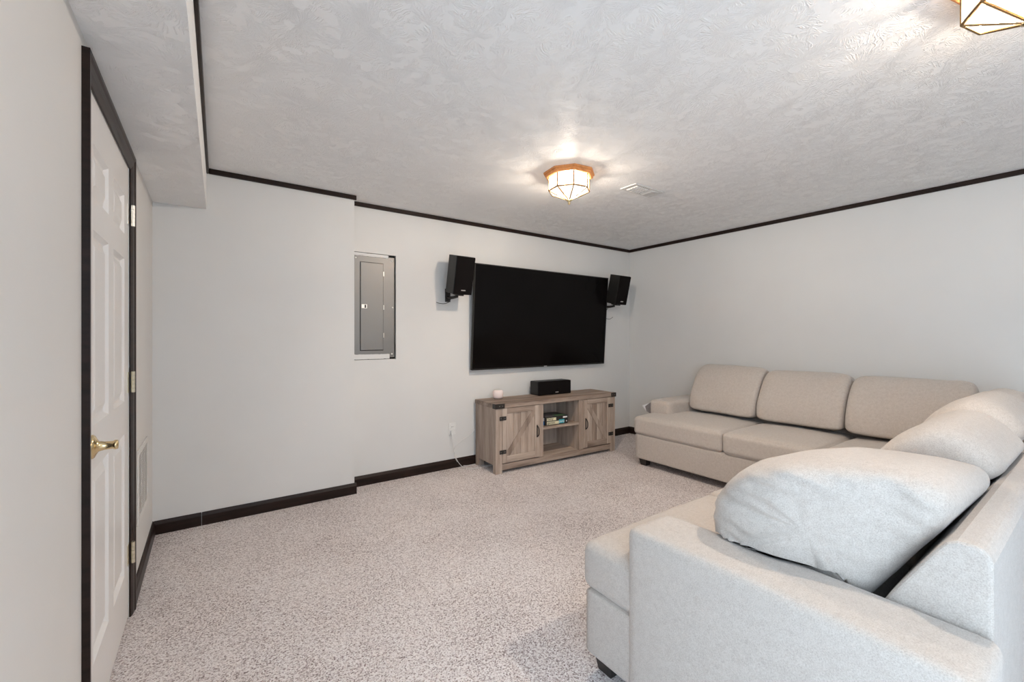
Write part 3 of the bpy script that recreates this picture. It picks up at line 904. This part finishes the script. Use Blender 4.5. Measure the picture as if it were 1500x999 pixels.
# board game box on the shelf
gx = on_stand(0.585, 0.055, 0.3695)
gb = tag(empty('game_box', gx, SA + math.radians(-1.5)), 'black and blue printed game box lying on the tv stand shelf', 'game box')
GW, GD, GH = 0.285, 0.215, 0.084
link('box_body', box(bmesh.new(), 0, GW, 0, GD, 0, GH), M['boxblack'], gb, bevel=0.001)
def flat(name, dims, mat):
    return link(name, box(bmesh.new(), *dims), M[mat], gb)
e = 0.0008
flat('print', (0.018, 0.135, -e, 0, 0.044, 0.073), 'cream'); flat('print', (0.018, 0.170, -e, 0, 0.006, 0.036), 'cream')
flat('print', (0.170, 0.240, -e, 0, 0.008, 0.046), 'cyan'); flat('print', (0.222, 0.277, -e, 0, 0.060, 0.074), 'paper')
flat('print', (0.262, 0.274, -e, 0, 0.018, 0.030), 'paper')
flat('print', (-e, 0, 0.02, 0.15, 0.004, 0.040), 'blue'); flat('print', (-e, 0, 0.02, 0.08, 0.042, 0.075), 'paper')
flat('print', (0.14, 0.26, 0.01, 0.09, GH, GH + e), 'boxgreen'); flat('print', (0.02, 0.13, 0.02, 0.12, GH, GH + e), 'greycloth')
def lettering(txt, size, loc, rot, mat, parent):
    cu = bpy.data.curves.new('lettering', 'FONT'); cu.body = txt; cu.size = size; cu.extrude = 0.0003
    tmp = bpy.data.objects.new('tmp', cu); COL.objects.link(tmp)
    dg = bpy.context.evaluated_depsgraph_get(); me = bpy.data.meshes.new_from_object(tmp.evaluated_get(dg))
    bpy.data.objects.remove(tmp); me.materials.clear(); me.materials.append(M[mat])
    o = bpy.data.objects.new('lettering', me); COL.objects.link(o); o.parent = parent
    o.location = loc; o.rotation_euler = rot
    return o
lettering('baby', 0.040, (0.026, -0.0014, 0.050), (PI / 2, 0, 0), 'boxblack', gb)
lettering('genius', 0.036, (0.026, -0.0014, 0.013), (PI / 2, 0, 0), 'boxblack', gb)
lettering('party', 0.032, (0.174, -0.0014, 0.018), (PI / 2, 0, 0), 'paper', gb)
lettering('2', 0.034, (-0.0014, 0.065, 0.046), (PI / 2, 0, -PI / 2), 'boxblack', gb)

# ------------------------------------------------------------------ ceiling lights
def ceiling_light(x, y, rz, label):
    r = tag(empty('ceiling_light', (x, y, ZC), rz), label, 'ceiling light', 'octagonal ceiling lights')
    def oct_(rad, z):
        return [Vector((rad * math.cos(PI / 4 * i + PI / 8), rad * math.sin(PI / 4 * i + PI / 8), z)) for i in range(8)]
    bm = bmesh.new(); prev = None
    for rad, z in ((0.180, 0.0), (0.180, -0.010), (0.171, -0.014), (0.171, -0.024), (0.160, -0.032), (0.146, -0.033), (0.136, -0.030), (0.136, -0.002)):
        cur = [bm.verts.new(p) for p in oct_(rad, z)]
        if prev:
            for i in range(8):
                bm.faces.new((prev[i], prev[(i + 1) % 8], cur[(i + 1) % 8], cur[i]))
        prev = cur
    bm.faces.new(prev)
    link('wood_base', bm, M['oak'], r)
    link('added_glare_pan', lathe(bmesh.new(), [(0, -0.008), (0.118, -0.008), (0.124, -0.012), (0.124, -0.015), (0.116, -0.011), (0, -0.011)], 32), M['pan'], r)  # dark pan added to cut glare from the lit interior
    A, B = oct_(0.142, -0.031), oct_(0.142, -0.122)
    tip = Vector((0, 0, -0.188))
    for i in range(8):
        j = (i + 1) % 8
        bm = bmesh.new()
        vs = [bm.verts.new(p) for p in (A[i], A[j], B[j], B[i])]; bm.faces.new(vs)
        link('glass_pane', bm, M['glow_side'], r)
        bm = bmesh.new()
        vs = [bm.verts.new(p) for p in (B[i], B[j], tip)]; bm.faces.new(vs)
        link('glass_pane', bm, M['glow'], r)
        link('rib', tube(bmesh.new(), [A[i] * 1.008, B[i] * 1.008], 0.0046, 6), M['rib'], r)
        link('rib', tube(bmesh.new(), [B[i] * 1.008, B[j] * 1.008], 0.0046, 6), M['rib'], r)
        link('rib', tube(bmesh.new(), [B[i] * 1.008, tip + Vector((0, 0, -0.001))], 0.0042, 6), M['rib'], r)
    bl = bpy.data.lights.new('bulb', 'POINT'); bl.energy = LAMP_WATTS; bl.color = (1.0, 0.86, 0.71); bl.shadow_soft_size = 0.035
    bo = bpy.data.objects.new('bulb', bl); COL.objects.link(bo); bo.parent = r; bo.location = (0, 0, -0.048)
    link('finial', lathe(bmesh.new(), [(0.0, -0.180), (0.018, -0.184), (0.020, -0.190), (0.010, -0.196), (0.007, -0.202), (0.010, -0.208), (0.007, -0.215), (0, -0.217)], 20), M['brass'], r, smooth=True)
ceiling_light(2.05, 2.21, math.radians(37), 'octagonal oak and glass ceiling light beside the ceiling vent')
ceiling_light(2.02, 0.153, math.radians(31), 'octagonal oak and glass ceiling light above the near end of the sofa')

# ------------------------------------------------------------------ ceiling vent
cv = tag(empty('ceiling_vent', (2.748, 2.132, ZC)), 'white rectangular ceiling air vent near the lit ceiling light', 'vent')
bm = bmesh.new()
for (xa, xb, ya, yb) in ((-0.172, -0.140, -0.074, 0.074), (0.140, 0.172, -0.074, 0.074), (-0.140, 0.140, -0.074, -0.052), (-0.140, 0.140, 0.052, 0.074)):
    box(bm, xa, xb, ya, yb, -0.006, -0.0003)
link('frame', bm, M['vent'], cv, bevel=0.003)
link('duct_opening', box(bmesh.new(), -0.14, 0.14, -0.052, 0.052, -0.0015, -0.0004), M['dark'], cv)
for i in range(7):
    x = -0.13 + i * 0.0215
    bm = prism(bmesh.new(), [(x, -0.0016), (x + 0.003, -0.0016), (x + 0.012, -0.012), (x + 0.009, -0.012)], 1, -0.0515, 0.0515)
    link('blade', bm, M['vent'], cv)
for i in range(4):
    y = -0.036 + i * 0.024
    link('cross_blade', box(bmesh.new(), -0.139, 0.012, y - 0.0015, y + 0.0015, -0.0145, -0.012), M['vent'], cv)
link('deflector', prism(bmesh.new(), [(0.020, -0.002), (0.139, -0.002), (0.132, -0.007), (0.060, -0.013)], 1, -0.0515, 0.0515), M['vent'], cv, bevel=0.002)

# ------------------------------------------------------------------ return-air grille on the left wall
gy0, gy1, gz0, gz1 = 2.825, 3.235, 0.315, 0.690
rg = tag(empty('return_air_grille', (XL, (gy0 + gy1) / 2, gz0)), 'white slatted return-air grille low on the wall beside the door', 'vent')
gw, gh = (gy1 - gy0) / 2, gz1 - gz0
bm = bmesh.new()
for ya, yb, za, zb in ((-gw, -gw + 0.03, 0, gh), (gw - 0.03, gw, 0, gh), (-gw + 0.03, gw - 0.03, 0, 0.03), (-gw + 0.03, gw - 0.03, gh - 0.03, gh)):
    box(bm, 0.0002, 0.007, ya, yb, za, zb)
link('frame', bm, M['vent'], rg, bevel=0.002)
link('backing', box(bmesh.new(), 0.0002, 0.0012, -gw + 0.03, gw - 0.03, 0.03, gh - 0.03), M['shade_enamel'], rg)  # vent enamel darkened to paint in the shade behind the slats
for ya, yb in ((-0.065, -0.055), (0.055, 0.065)):
    link('mullion', box(bmesh.new(), 0.0012, 0.0062, ya, yb, 0.03, gh - 0.03), M['vent'], rg)
ns = 26; pitch = (gh - 0.06) / ns
for i in range(ns):
    z = 0.03 + i * pitch
    link('slat', prism(bmesh.new(), [(0.0013, z), (0.0058, z + 0.001), (0.0064, z + pitch * 0.62), (0.0050, z + pitch * 0.62)], 1, -gw + 0.03, gw - 0.03), M['vent'], rg)
